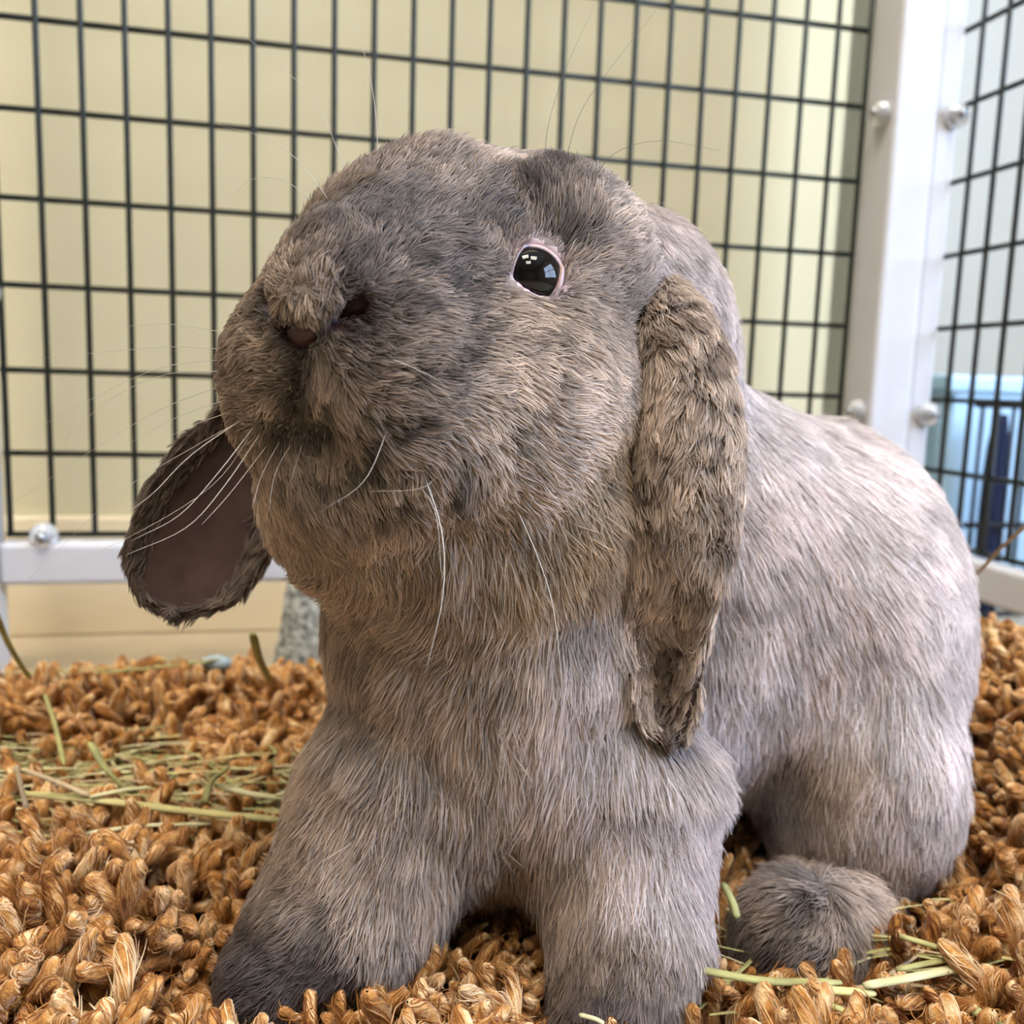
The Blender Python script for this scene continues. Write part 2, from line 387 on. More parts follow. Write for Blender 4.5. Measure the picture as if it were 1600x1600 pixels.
lidz = (np.linalg.norm(fc-EC, axis=1) < ER*1.22) | (np.linalg.norm(fc-EC2, axis=1) < ER*1.22)
body.data.polygons.foreach_set('material_index', np.where(lidz, 2, inn.astype(int)).astype(np.int32))
# ---------------------------------------------------------------- ears as thick curled leaves
def ear_sheet(rows, nv, nu, thick):
    """rows: centre (px,py,depth), half width m, bulge towards the viewer (fraction of width), twist; returns sheet grid"""
    C = bez([r[0] if isinstance(r[0], np.ndarray) else W(*r[0]) for r in rows], nv); par = bez([(r[1], r[2], r[3]) for r in rows], nv)
    T = np.gradient(C, axis=0); T /= np.linalg.norm(T, axis=1, keepdims=True)
    G = np.zeros((nv, nu, 3)); u = np.linspace(-1, 1, nu)
    for i in range(nv):
        view = unit(C[i]-CAM); X = unit(np.cross(T[i], view)); X = X if X@CX > 0 else -X; Z = np.cross(X, T[i]); Z = Z if Z@view < 0 else -Z   # Z to the viewer
        w_, bl, tw = par[i]; X2 = math.cos(tw)*X+math.sin(tw)*Z; Z2 = -math.sin(tw)*X+math.cos(tw)*Z
        a = u*1.15
        G[i] = C[i] + w_*np.sin(a)[:, None]/math.sin(1.15)*X2 + (w_*bl*(np.cos(a)-math.cos(1.15))/(1-math.cos(1.15)))[:, None]*Z2
    return G
def ear_mesh(G, thick):
    nv, nu, _ = G.shape
    du = np.gradient(G, axis=1); dv = np.gradient(G, axis=0); Nn = np.cross(du, dv); Nn /= np.linalg.norm(Nn, axis=-1, keepdims=True)+1e-12
    if (Nn[nv//2, nu//2]@(CAM-G[nv//2, nu//2])) < 0: Nn = -Nn
    u = np.linspace(-1, 1, nu); th = thick*np.sqrt(np.clip(1-(u*.97)**4, .02, 1))[None, :, None]
    A = G+Nn*th; B = G-Nn*th; V = np.concatenate([A.reshape(-1, 3), B.reshape(-1, 3)]); K = nv*nu; F = []
    for i in range(nv-1):
        for j in range(nu-1):
            q = (i*nu+j, i*nu+j+1, (i+1)*nu+j+1, (i+1)*nu+j); F.append(q); F.append(tuple(K+x for x in q[::-1]))
        for j in (0, nu-1): F.append((i*nu+j, (i+1)*nu+j, K+(i+1)*nu+j, K+i*nu+j))
    for i in (0, nv-1):
        for j in range(nu-1): F.append((i*nu+j, i*nu+j+1, K+i*nu+j+1, K+i*nu+j))
    return V, np.array(F), np.concatenate([Nn.reshape(-1, 3), -Nn.reshape(-1, 3)])
earL_rows = [((1000, 445, .318), .010, .9, 0), ((1050, 540, .293), .0130, .9, 0), ((1070, 660, .284), .0148, .85, 0), ((1066, 790, .280), .0157, .6, 0),
             ((1052, 920, .280), .0132, .10, .1), ((1040, 1020, .281), .0112, -.6, .1), ((1036, 1090, .283), .0092, -.8, 0), ((1040, 1135, .284), .0070, -.6, 0), ((1044, 1158, .284), .0030, -.3, 0)]
def mirror(p): q = p-HC; return HC + q - 2*(q@HF[1])*HF[1]
earR_rows = [(mirror(W(985, 450, .318)), .009, -.2, 0), (mirror(W(1035, 520, .305)), .011, -.3, 0), ((432, 640, .322), .014, -.35, 0), ((395, 700, .318), .018, -.45, 0), ((345, 780, .310), .0215, -.5, 0), ((310, 850, .306), .0215, -.45, 0),
             ((284, 905, .304), .0185, -.35, 0), ((272, 935, .303), .0135, -.25, 0), ((268, 949, .303), .0080, -.2, 0), ((266, 955, .303), .0025, -.1, 0)]
GL = ear_sheet(earL_rows, 46, 25, .002); GR = ear_sheet(earR_rows, 36, 25, .002)
ELV, ELF, ELN = ear_mesh(GL, .0022); ERV, ERF, ERN = ear_mesh(GR, .0016)
M['earskin'] = mat('ear_skin', (.060, .036, .030), .9, noise=90, col2=(.042, .025, .021), bump=(300, .25, .0006), spec=.12)
earL = link('ear', np_mesh('ear', ELV, ELF), rabbit, M['earskin']); tag(earL, 'folded lop ear hanging down over the shoulder')
earR = link('ear', np_mesh('ear', ERV, ERF), rabbit, M['earskin']); tag(earR, 'dark open lop ear hanging beyond the muzzle')
# ---------------------------------------------------------------- eyes with pink lids
def eyeball(c):
    v = []; f = []; n, s = 40, 24
    for i in range(s+1):
        th = math.pi*i/s
        for j in range(n):
            ph = 2*math.pi*j/n; v.append(c+ER*np.array([math.sin(th)*math.cos(ph), math.sin(th)*math.sin(ph), math.cos(th)]))
    for i in range(s):
        for j in range(n): f.append((i*n+j, (i+1)*n+j, (i+1)*n+(j+1) % n, i*n+(j+1) % n))
    return MB().add(v, f).build('eye', M['eye'], rabbit, True)
OUT = np.array([(799, 444), (803, 420), (812, 396), (828, 379), (846, 373), (861, 378), (871, 393), (876, 412), (874, 432), (868, 449), (858, 463), (845, 464), (830, 458), (814, 451)], float)
OUT = bez(np.vstack([OUT, OUT[:1]]), 57)[:-1, :2] if OUT.shape[1] == 3 else bez(np.hstack([np.vstack([OUT, OUT[:1]]), np.zeros((15, 1))]), 57)[:-1, :2]
def on_ball(px, py, c, R):
    r = unit(ray(px, py)); o = CAM-c; b_ = r@o; q = b_*b_-(o@o-R*R)
    return CAM+r*(-b_-math.sqrt(max(q, 0)))
def eyelid(c, loop, n_):
    """band from the eye opening outwards onto the fur"""
    L0 = np.array(loop); ctr = L0.mean(0); rows = []
    for s, lift in ((.975, -.0002), (1.0, .0006), (1.05, .0009), (1.15, .0010), (1.28, .0008), (1.42, .0002), (1.58, -.0012), (1.72, -.003)):
        row = []
        for p in L0:
            q = ctr+(p-ctr)*s; v = q-c
            base = c+unit(v)*ER if s < 1.05 else q - n_*((q-c)@n_) + n_*np.sqrt(max(ER**2-min(np.sum((q-c-n_*((q-c)@n_))**2), (ER*.93)**2), 0))
            row.append(base+unit(v)*lift if s < 1.05 else base+n_*lift)
        rows.append(row)
    k = len(L0); V = np.array(rows).reshape(-1, 3)
    F = [(i*k+j, i*k+(j+1) % k, (i+1)*k+(j+1) % k, (i+1)*k+j) for i in range(len(rows)-1) for j in range(k)]
    return MB().add(V, F)
e1 = eyeball(EC); loopL = [on_ball(x, y, EC, ER) for x, y in OUT]
lid = eyelid(EC, loopL, EN).build('eyelid', M['pink'], e1, True); tag(lid, 'pale pink eyelid rim')
e2 = eyeball(EC2)                                       # the other eye, mirrored through the head's middle plane
def mirror(p): q = p-HC; return HC + q - 2*(q@HF[1])*HF[1]
R0 = np.stack([EN, unit(np.cross(EN, UZ)), np.cross(EN, unit(np.cross(EN, UZ)))]); R1 = np.stack([EN2, -unit(np.cross(EN2, UZ)), np.cross(EN2, unit(np.cross(EN2, UZ)))])
loopR = [EC2+R1.T@(R0@(p-EC)) for p in loopL]
tag(eyelid(EC2, loopR, EN2).build('eyelid', M['pink'], e2, True), 'pale pink eyelid rim')
# nose leather in the slit
nb = MB(); nb.tube(bez([inset(446, 508, .0042), n2+unit(n2-CAM)*.0028, inset(522, 500, .0048)], 9), [.0012, .002, .0026, .003, .0032, .003, .0026, .002, .0014], 10)
tag(nb.build('nose', M['nose'], rabbit, True), 'dark pink nose leather')
# ---------------------------------------------------------------- shag rug
def rug_z(x, y):
    r = .014*np.exp(-((y-(.475+.10*x))/.036)**2)*(1/(1+np.exp((x-.02)/.02)))
    m = .066*np.exp(-(((x-.30)/.105)**2 + ((y-.42)/.13)**2))
    f = .013*np.exp(-(((x+.15)/.07)**2 + ((y-.295)/.035)**2)) - .004*np.exp(-(((x+.15)/.12)**2 + ((y-.37)/.03)**2))
    n = .006*(vnoise(np.stack([x, y, 0*x], -1), .055, 2)-.5)
    return .006 + r + m + f + n
SIL = np.array([(500,290),(650,215),(850,235),(960,300),(1090,440),(1140,575),(1300,640),(1470,850),(1512,950),(1480,1150),(1440,1330),(1400,1400),(1405,1470),(1370,1525),(1250,1520),(1170,1480),(1160,1430),(1180,1340),(1090,1440),(1050,1500),(1040,1640),(870,1640),(850,1400),(800,1370),(740,1400),(700,1470),(600,1530),(480,1590),(350,1595),(335,1510),(450,1350),(510,1150),(490,880),(370,720),(330,630)], float)
def inside(px, py, poly):
    c = np.zeros(px.shape, bool); j = len(poly)-1
    for i in range(len(poly)):
        a, b = poly[i], poly[j]
        t = ((a[1] > py) != (b[1] > py)) & (px < (b[0]-a[0])*(py-a[1])/(b[1]-a[1]+1e-9)+a[0]); c ^= t; j = i
    return c
def project(P):
    q = (P-CAM)@CM.T; return 800+FPX*q[..., 0]/q[..., 2], 800-FPX*q[..., 1]/q[..., 2], q[..., 2]
def rug_mat():
    m = bpy.data.materials.new('space_dyed_yarn'); m.use_nodes = True; nt = m.node_tree; b = nt.nodes['Principled BSDF']
    geo = nt.nodes.new('ShaderNodeNewGeometry')
    def noise(s, d):
        n = nt.nodes.new('ShaderNodeTexNoise'); n.inputs['Scale'].default_value = s; n.inputs['Detail'].default_value = d
        nt.links.new(geo.outputs['Position'], n.inputs['Vector']); return n
    n1 = noise(150, 3); rp = nt.nodes.new('ShaderNodeValToRGB'); e = rp.color_ramp.elements
    e[0].position = .30; e[0].color = (.17, .050, .010, 1); e[1].position = .70; e[1].color = (.86, .62, .34, 1)
    k = e.new(.5); k.color = (.52, .24, .062, 1)
    nt.links.new(n1.outputs[0], rp.inputs[0]); nt.links.new(rp.outputs[0], b.inputs['Base Color'])
    n2 = noise(1500, 4); bp = nt.nodes.new('ShaderNodeBump'); bp.inputs['Strength'].default_value = .8; bp.inputs['Distance'].default_value = .0008
    nt.links.new(n2.outputs[0], bp.inputs['Height']); nt.links.new(bp.outputs[0], b.inputs['Normal'])
    b.inputs['Roughness'].default_value = .9; b.inputs['Specular IOR Level'].default_value = .15
    b.inputs['Sheen Weight'].default_value = .35; b.inputs['Sheen Roughness'].default_value = .4
    return m
M['yarn'] = rug_mat()
def tuft_variant(k):
    r = np.random.default_rng(100+k); S = 8
    t = np.array([0, .2, .4, .58, .74, .86, .94, .985, 1.0]); n = len(t); ph = r.uniform(0, 6.3)
    bend = r.normal(0, .30, 2); wob = r.normal(0, .07, (2,))
    P = np.stack([bend[0]*t**2 + wob[0]*np.sin(t*6+ph), bend[1]*t**2 + wob[1]*np.cos(t*5+ph), t - .25*(bend@bend)*t**2], 1)
    T = np.gradient(P, axis=0); T /= np.linalg.norm(T, axis=1, keepdims=True)
    prof = np.array([.9, .95, 1.0, 1.05, 1.10, 1.06, .86, .52, .12])*(1+.06*r.normal(size=n))
    V = []
    for i in range(n):
        X = unit(np.cross(T[i], (.2, .9, .1))); Y = np.cross(T[i], X)
        for j in range(S):
            a = 2*math.pi*j/S; lob = 1+.20*math.cos(2*a + 11*t[i]+ph)
            V.append(P[i] + .088*prof[i]*lob*(math.cos(a)*X + math.sin(a)*Y))
    F = [(i*S+j, i*S+(j+1) % S, (i+1)*S+(j+1) % S, (i+1)*S+j) for i in range(n-1) for j in range(S)] + [tuple(range((n-1)*S, n*S))]
    return np.array(V), F
VAR = [tuft_variant(k) for k in range(16)]
sp = .0056; gx, gy = np.meshgrid(np.arange(-.46, .50, sp), np.arange(.13, .70, sp*.87)); gx[::2] += sp/2
TX = gx.ravel() + rng.normal(0, sp*.22, gx.size); TY = gy.ravel() + rng.normal(0, sp*.22, gx.size)
st = (np.stack([TX, TY], 1)-PO[:2]); ss = st@BD[:2]; tt = st@BN[:2]
keep = (tt > .090+.008*np.sin(ss*40)) & (ss < .575) & (ss > -.16)
TX, TY = TX[keep], TY[keep]; TZ = rug_z(TX, TY); NT = len(TX)
e = .002; nx = -(rug_z(TX+e, TY)-rug_z(TX-e, TY))/(2*e); ny = -(rug_z(TX, TY+e)-rug_z(TX, TY-e))/(2*e)
PT = np.stack([TX, TY, TZ], 1)
lean = np.stack([vnoise(PT, .022, 7)-.5, vnoise(PT, .022, 8)-.5], 1)*3.0 + rng.normal(0, .34, (NT, 2))
D = np.stack([nx + lean[:, 0], ny + lean[:, 1] - .15, np.ones(NT)], 1); D /= np.linalg.norm(D, axis=1, keepdims=True)
LEN = rng.uniform(.021, .032, NT); SPIN = rng.uniform(0, 6.28, NT); KV = rng.integers(0, 16, NT)
X = np.cross(D, np.array([.3, .9, .1])); X /= np.linalg.norm(X, axis=1, keepdims=True); Y = np.cross(D, X)
c_, s_ = np.cos(SPIN)[:, None], np.sin(SPIN)[:, None]; X, Y = X*c_+Y*s_, -X*s_+Y*c_
fac = np.full(NT, .0)                                     # pile pressed down where the rabbit sits
for f_ in (.32, .45, .6, .8, 1.0): fac = np.where((field(PT+D*(LEN*f_)[:, None]) > .0035) & (field(PT+D*(LEN*f_*.5)[:, None]) > .003), f_, fac)
ok = fac > 0; PT, D, LEN, KV, X, Y, fac = PT[ok], D[ok], LEN[ok], KV[ok], X[ok], Y[ok], fac[ok]; NT = len(PT)
LEN = LEN*np.minimum(fac, np.clip(.45+field(PT+D*LEN[:, None]*.8)/.035*.55, .4, 1))
WID = np.maximum(LEN, .019)                               # shortened yarn keeps its girth
rug = empty('shag_rug', (0, .34, 0)); tag(rug, 'thick golden brown shag rug with chunky yarn pile under the rabbit', 'rug')
# backing
n = 60; bx_, by_ = np.meshgrid(np.linspace(-.17, .585, n), np.linspace(.065, .58, n)); Pb = PO + bx_[..., None]*BD + by_[..., None]*BN
zb = rug_z(Pb[..., 0], Pb[..., 1]); top = np.concatenate([Pb[..., :2], zb[..., None]], -1).reshape(-1, 3); bot = top.copy(); bot[:, 2] = .0005
F = [(i*n+j, i*n+j+1, (i+1)*n+j+1, (i+1)*n+j) for i in range(n-1) for j in range(n-1)]
N2 = n*n; Fb = [tuple(q+N2 for q in f[::-1]) for f in F]
edge = [j for j in range(n)] + [i*n+n-1 for i in range(1, n)] + [(n-1)*n+j for j in range(n-2, -1, -1)] + [i*n for i in range(n-2, 0, -1)]
Fe = [(edge[k], edge[(k+1) % len(edge)], edge[(k+1) % len(edge)]+N2, edge[k]+N2) for k in range(len(edge))]
MB().add(np.vstack([top, bot]), F+Fb+Fe).build('backing', M['backing'], rug, True)
tp = PT + D*LEN[:, None]*.7; px, py, dd = project(tp)
vis = (px > 5) & (px < 1595) & (py > 900) & (py < 1590) & ~inside(px, py, SIL)
order = np.argsort(np.where(vis, dd, 9)); near = np.zeros(NT, bool); near[order[:300]] = True
tm = []
for k, (V, F) in enumerate(VAR):
    me = bpy.data.meshes.new('tuft'); me.from_pydata([tuple(v) for v in V], [], F); me.polygons.foreach_set('use_smooth', [True]*len(F)); me.materials.append(M['yarn']); tm.append(me)
for i in np.where(near)[0]:
    o = link('tuft', tm[KV[i]], rug); L = LEN[i]
    o.matrix_basis = Matrix([[X[i, a]*WID[i], Y[i, a]*WID[i], D[i, a]*L, PT[i, a]] for a in range(3)] + [[0, 0, 0, 1]])
far = np.where(~near)[0]; VV = []; FF = []; off = 0
for k in range(16):
    I = far[KV[far] == k]; V, F = VAR[k]; Fq = np.array(F[:-1]); nv = len(V)
    R = np.stack([X[I]*WID[I, None], Y[I]*WID[I, None], D[I]*LEN[I, None]], 1)
    VV.append((np.einsum('va,nab->nvb', V, R) + PT[I][:, None]).reshape(-1, 3))
    FF.append((Fq[None] + (off + np.arange(len(I))*nv)[:, None, None]).reshape(-1, 4)); off += nv*len(I)
VV = np.concatenate(VV); FF = np.concatenate(FF)
me = bpy.data.meshes.new('pile'); me.vertices.add(len(VV)); me.vertices.foreach_set('co', VV.ravel().astype(np.float32))
me.loops.add(FF.size); me.loops.foreach_set('vertex_index', FF.ravel().astype(np.int32)); me.polygons.add(len(FF))
me.polygons.foreach_set('loop_start', np.arange(0, FF.size, 4, dtype=np.int32)); me.update(calc_edges=True); me.polygons.foreach_set('use_smooth', np.ones(len(FF), bool))
tag(link('pile', me, rug, M['yarn']), 'dense golden brown yarn pile', kind='stuff')
vis2 = (px > -60) & (px < 1660) & (py > 900) & (py < 1720) & ~inside(px, py, SIL*np.array([.98, 1])+np.array([16, 0]))
X_T, Y_T, D_T, LEN_T, WID_T, PT_T, near_T, vis_T, dd_T = X, Y, D, LEN, WID, PT, near, vis2, dd
print('tufts', NT, 'faces', len(FF))
# ---------------------------------------------------------------- hay
def haymat(name, c1, c2): return mat(name, c1, .55, noise=120, col2=c2, spec=.3, stretch=(1, 1, 1))
HAY = [haymat('hay_straw', (.62, .53, .22), (.50, .44, .20)), haymat('hay_green', (.40, .37, .14), (.27, .25, .10)),
       haymat('hay_tan', (.50, .37, .22), (.38, .27, .15)), haymat('hay_pale', (.66, .60, .36), (.52, .47, .24))]
hb = [MB(), MB(), MB(), MB()]
def strand(b, c, ang, L, r, curl, tilt):
    d = np.array([math.cos(ang), math.sin(ang), tilt]); nrm = np.array([-d[1], d[0], 0]); p = []
    for t in np.linspace(-.5, .5, 7):
        p.append(np.asarray(c) + d*L*t + nrm*curl*L*(t*t) + UZ*(-.12*L*t*t))
    b.tube(p, [r*.6, r, r, r, r, r*.9, r*.4], 4, .45)
for k in range(620):
    u = random.random()
    if u < .80: x = random.uniform(-.34, -.085); y = .375 + .055*x*0 + random.gauss(0, .020)
    elif u < .90: x = random.uniform(-.36, -.06); y = .527+.2*x + random.gauss(.0, .010)
    else: x = random.uniform(.07, .22); y = random.gauss(.275, .02)
    z = float(rug_z(np.array([x]), np.array([y]))[0]) + (.016 + abs(random.gauss(0, .006)) if u < .9 else .014)
    if u < .80: z = min(z, .031)
    strand(hb[random.choice([0, 1, 1, 2, 3])], (x, y, z), random.gauss(0, .45), random.uniform(.02, .07), random.uniform(.0003, .0009), random.gauss(0, .25), random.gauss(0, .08))
allb = MB(); mi = []
for k, b in enumerate(hb): allb.add(b.v, b.f); mi += [k]*len(b.f)
o = allb.build('hay_litter', HAY[0]); [o.data.materials.append(m) for m in HAY[1:]]; o.data.polygons.foreach_set('material_index', mi)
tag(o, 'loose bits of dry green and yellow hay scattered over the rug', 'hay', kind='stuff')
def stalk(pts, r, m, label, flat=.5):
    P = [on_level(a, b, z) for a, b, z in pts]; n = 14
    c = bez(P, n); rad = np.full(n, r); rad[0] *= .7; rad[-1] *= .5
    o = MB().tube(c, rad, 6, flat).build('hay_stalk', HAY[m], None, True); tag(o, label, 'hay stalk', 'single hay stalks')
S_ = stalk
S_([(35,1240,.040),(150,1250,.041),(300,1268,.040),(455,1283,.036)], .0021, 0, 'long thick yellow hay stalk lying across the hay patch')
S_([(20,1333,.034),(120,1305,.036),(230,1290,.037),(330,1287,.036)], .0012, 3, 'thin pale stalk sloping up along the front of the hay patch')
S_([(140,1160,.060),(165,1200,.052),(195,1232,.043),(215,1238,.042)], .0017, 1, 'green bent stalk leaning on the rug ridge')
S_([(140,1245,.043),(190,1235,.044),(235,1230,.043)], .0012, 3, 'short pale stalk resting on the thick yellow one')
S_([(25,1195,.056),(33,1230,.048),(42,1265,.040)], .0015, 2, 'short tan upright stalk at the left edge of the hay')
S_([(38,1203,.052),(90,1222,.047),(140,1243,.043)], .0014, 2, 'brownish stalk slanting down toward the thick yellow one')
S_([(358,1198,.052),(330,1222,.046),(320,1255,.040)], .0016, 1, 'grey-green curled blade standing above the yellow stalk')
S_([(335,1225,.044),(400,1242,.042),(500,1252,.040)], .0018, 3, 'pale straw pointing at the rabbit\'s chest from the left')
S_([(430,1243,.044),(470,1232,.046),(515,1218,.048)], .0014, 3, 'pale straw crossing over toward the rabbit\'s chest')
S_([(395,990,.090),(405,1030,.073),(425,1068,.052)], .0019, 1, 'dark green blade sticking up behind the rug ridge')
S_([(-10,950,.100),(15,1010,.076),(48,1062,.054)], .0014, 1, 'green blade curving down at the far left edge')
S_([(70,1085,.052),(85,1130,.048),(100,1195,.042)], .0011, 1, 'thin blade hanging down the front of the rug ridge')
S_([(150,1052,.048),(250,1042,.049),(345,1030,.050)], .0012, 1, 'long dull green stalk along the far edge of the rug')
S_([(-5,1290,.036),(12,1308,.036),(25,1325,.034)], .0019, 1, 'short grey-green stub at the left picture edge')
S_([(1045,1503,.030),(1120,1520,.029),(1200,1533,.028),(1315,1535,.028)], .0017, 1, 'green hay stalk in front of the hind foot')
S_([(1350,1540,.028),(1420,1528,.029),(1500,1512,.030)], .0018, 3, 'pale yellow straw pointing right beside the hind foot')
S_([(1255,1543,.027),(1310,1548,.027),(1368,1552,.026)], .0018, 0, 'short straw lying below the hind foot')
S_([(1405,1462,.034),(1470,1482,.033),(1520,1500,.031)], .0013, 1, 'dark green stalk running right from behind the hind foot')
S_([(1400,1515,.030),(1460,1503,.031),(1518,1495,.031)], .0012, 1, 'thin green straw between two others right of the hind foot')
S_([(1270,1560,.026),(1315,1578,.025),(1360,1602,.024)], .0013, 1, 'curved green blade at the bottom below the hind foot')
S_([(1130,1380,.036),(1145,1410,.033),(1152,1435,.030)], .0014, 1, 'green blade under the belly beside the right foreleg')
S_([(1510,1570,.030),(1540,1590,.029),(1570,1610,.028)], .0021, 1, 'broad grey-green blade in the bottom right corner')
S_([(905,1585,.026),(930,1592,.026),(945,1600,.025)], .0009, 3, 'tiny white straw tip at the bottom below the right forepaw')
S_([(1470,905,.098),(1520,900,.105),(1560,860,.128),(1610,815,.150)], .0011, 2, 'thin olive straw arching over the right bottom rail')
# ---------------------------------------------------------------- fur: groomed strands
def K(r, g, b): return np.array([r, g, b])
C_ = dict(mid=K(.30, .232, .188), dusk=K(.125, .098, .088), lit=K(.58, .47, .395), dark=K(.075, .055, .048), gold=K(.42, .31, .21), body=K(.57, .49, .465), pale=K(.69, .615, .60), paw=K(.12, .09, .082), ear=K(.17, .125, .098), tan=K(.455, .36, .29))  # body and pale hold part of the window highlight as coat colour
# picture point, picture direction of the lie of the hair, length mm, lift, colour, mottle
GUIDE = [
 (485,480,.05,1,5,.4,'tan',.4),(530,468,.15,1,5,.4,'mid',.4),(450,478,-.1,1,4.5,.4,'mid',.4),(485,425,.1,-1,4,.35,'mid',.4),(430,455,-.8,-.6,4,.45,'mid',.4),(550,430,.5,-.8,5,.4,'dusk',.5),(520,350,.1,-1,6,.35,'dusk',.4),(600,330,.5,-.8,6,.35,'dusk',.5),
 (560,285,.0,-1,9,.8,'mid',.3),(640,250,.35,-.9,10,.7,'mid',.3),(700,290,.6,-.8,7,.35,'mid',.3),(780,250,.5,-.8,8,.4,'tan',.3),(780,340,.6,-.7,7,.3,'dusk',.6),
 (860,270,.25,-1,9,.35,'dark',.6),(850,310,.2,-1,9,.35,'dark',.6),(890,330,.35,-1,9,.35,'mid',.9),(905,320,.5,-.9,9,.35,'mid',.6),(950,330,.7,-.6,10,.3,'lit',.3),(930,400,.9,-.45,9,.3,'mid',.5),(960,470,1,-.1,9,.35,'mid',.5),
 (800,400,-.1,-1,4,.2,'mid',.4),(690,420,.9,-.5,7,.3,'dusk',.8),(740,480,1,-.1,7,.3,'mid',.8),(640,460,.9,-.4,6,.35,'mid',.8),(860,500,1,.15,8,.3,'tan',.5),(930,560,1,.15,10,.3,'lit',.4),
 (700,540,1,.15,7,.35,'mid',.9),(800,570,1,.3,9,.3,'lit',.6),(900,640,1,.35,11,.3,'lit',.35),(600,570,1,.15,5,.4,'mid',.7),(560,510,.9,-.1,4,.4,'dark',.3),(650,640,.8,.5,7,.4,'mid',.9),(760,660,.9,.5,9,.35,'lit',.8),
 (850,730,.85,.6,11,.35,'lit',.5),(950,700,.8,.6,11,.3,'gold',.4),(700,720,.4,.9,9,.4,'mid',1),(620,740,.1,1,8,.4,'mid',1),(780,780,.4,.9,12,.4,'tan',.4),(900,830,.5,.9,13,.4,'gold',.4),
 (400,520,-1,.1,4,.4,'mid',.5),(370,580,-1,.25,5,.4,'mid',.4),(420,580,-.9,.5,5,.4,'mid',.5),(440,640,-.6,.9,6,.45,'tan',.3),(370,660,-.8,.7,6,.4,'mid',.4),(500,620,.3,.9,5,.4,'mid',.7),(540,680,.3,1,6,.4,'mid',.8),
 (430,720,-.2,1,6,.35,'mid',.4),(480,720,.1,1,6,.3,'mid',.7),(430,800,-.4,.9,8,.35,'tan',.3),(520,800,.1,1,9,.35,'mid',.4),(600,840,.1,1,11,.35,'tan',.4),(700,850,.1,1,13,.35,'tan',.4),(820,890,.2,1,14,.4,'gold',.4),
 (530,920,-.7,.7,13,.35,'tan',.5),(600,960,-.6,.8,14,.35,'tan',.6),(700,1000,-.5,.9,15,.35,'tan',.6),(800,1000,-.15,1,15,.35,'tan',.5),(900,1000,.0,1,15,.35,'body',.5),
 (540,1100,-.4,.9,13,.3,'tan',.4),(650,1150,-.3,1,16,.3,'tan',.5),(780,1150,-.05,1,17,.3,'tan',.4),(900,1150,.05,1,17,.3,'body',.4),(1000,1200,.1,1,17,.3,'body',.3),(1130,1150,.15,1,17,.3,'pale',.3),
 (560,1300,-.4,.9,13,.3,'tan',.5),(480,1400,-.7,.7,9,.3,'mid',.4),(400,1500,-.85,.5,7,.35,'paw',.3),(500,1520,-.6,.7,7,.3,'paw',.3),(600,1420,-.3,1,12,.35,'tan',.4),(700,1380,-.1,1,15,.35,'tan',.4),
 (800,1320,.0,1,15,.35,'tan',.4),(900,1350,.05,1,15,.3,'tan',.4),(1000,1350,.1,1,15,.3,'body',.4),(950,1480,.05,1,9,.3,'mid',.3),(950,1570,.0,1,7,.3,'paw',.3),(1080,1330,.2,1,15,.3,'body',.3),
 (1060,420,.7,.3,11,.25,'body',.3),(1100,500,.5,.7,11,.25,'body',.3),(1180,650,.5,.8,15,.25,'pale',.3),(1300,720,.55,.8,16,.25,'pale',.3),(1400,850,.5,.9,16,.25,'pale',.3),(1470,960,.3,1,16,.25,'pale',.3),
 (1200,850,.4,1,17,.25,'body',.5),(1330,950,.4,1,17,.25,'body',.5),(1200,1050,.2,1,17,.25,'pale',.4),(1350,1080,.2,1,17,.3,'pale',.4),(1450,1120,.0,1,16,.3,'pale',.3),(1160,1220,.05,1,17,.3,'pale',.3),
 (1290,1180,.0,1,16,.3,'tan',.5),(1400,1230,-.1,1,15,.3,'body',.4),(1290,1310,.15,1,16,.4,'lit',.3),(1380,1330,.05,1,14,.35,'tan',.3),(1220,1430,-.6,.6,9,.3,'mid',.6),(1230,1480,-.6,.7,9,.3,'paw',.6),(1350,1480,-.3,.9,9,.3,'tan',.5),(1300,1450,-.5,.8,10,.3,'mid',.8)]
gp = []; gd = []; gl = []; gc = []
for (px, py, dx, dy, L, lf, c, mo), p in zip(GUIDE, hits([g_[:2] for g_ in GUIDE])):
    if p is None: continue
    gp.append(p); gd.append(dx*CX-dy*CU); gl.append((L*.001, lf, mo)); gc.append(C_[c])
gp, gd, gl, gc = map(np.array, (gp, gd, gl, gc)); gd /= np.linalg.norm(gd, axis=1, keepdims=True)
def scatter(V, F, Nn, n, weight=None):
    T = np.concatenate([F[:, [0, 1, 2]], F[:, [0, 2, 3]]]); a, b, c = V[T[:, 0]], V[T[:, 1]], V[T[:, 2]]
    A = np.linalg.norm(np.cross(b-a, c-a), axis=1)
    if weight is not None: A = A*weight[T[:, 0]]
    k = rng.choice(len(T), n, p=A/A.sum()); u = rng.random((n, 1)); v = rng.random((n, 1)); s = np.sqrt(u)
    w0, w1, w2 = 1-s, s*(1-v), s*v
    P = w0*a[k]+w1*b[k]+w2*c[k]; N_ = w0*Nn[T[k, 0]]+w1*Nn[T[k, 1]]+w2*Nn[T[k, 2]]
    return P, N_/np.linalg.norm(N_, axis=1, keepdims=True)
def spread(P, A, power=3.4):
    out = np.zeros((len(P), A.shape[1]))
    for s in range(0, len(P), 40000):
        d2 = ((P[s:s+40000, None]-gp[None])**2).sum(-1); w_ = 1/(d2+2e-6)**(power/2); w_ /= w_.sum(1, keepdims=True); out[s:s+40000] = w_@A
    return out
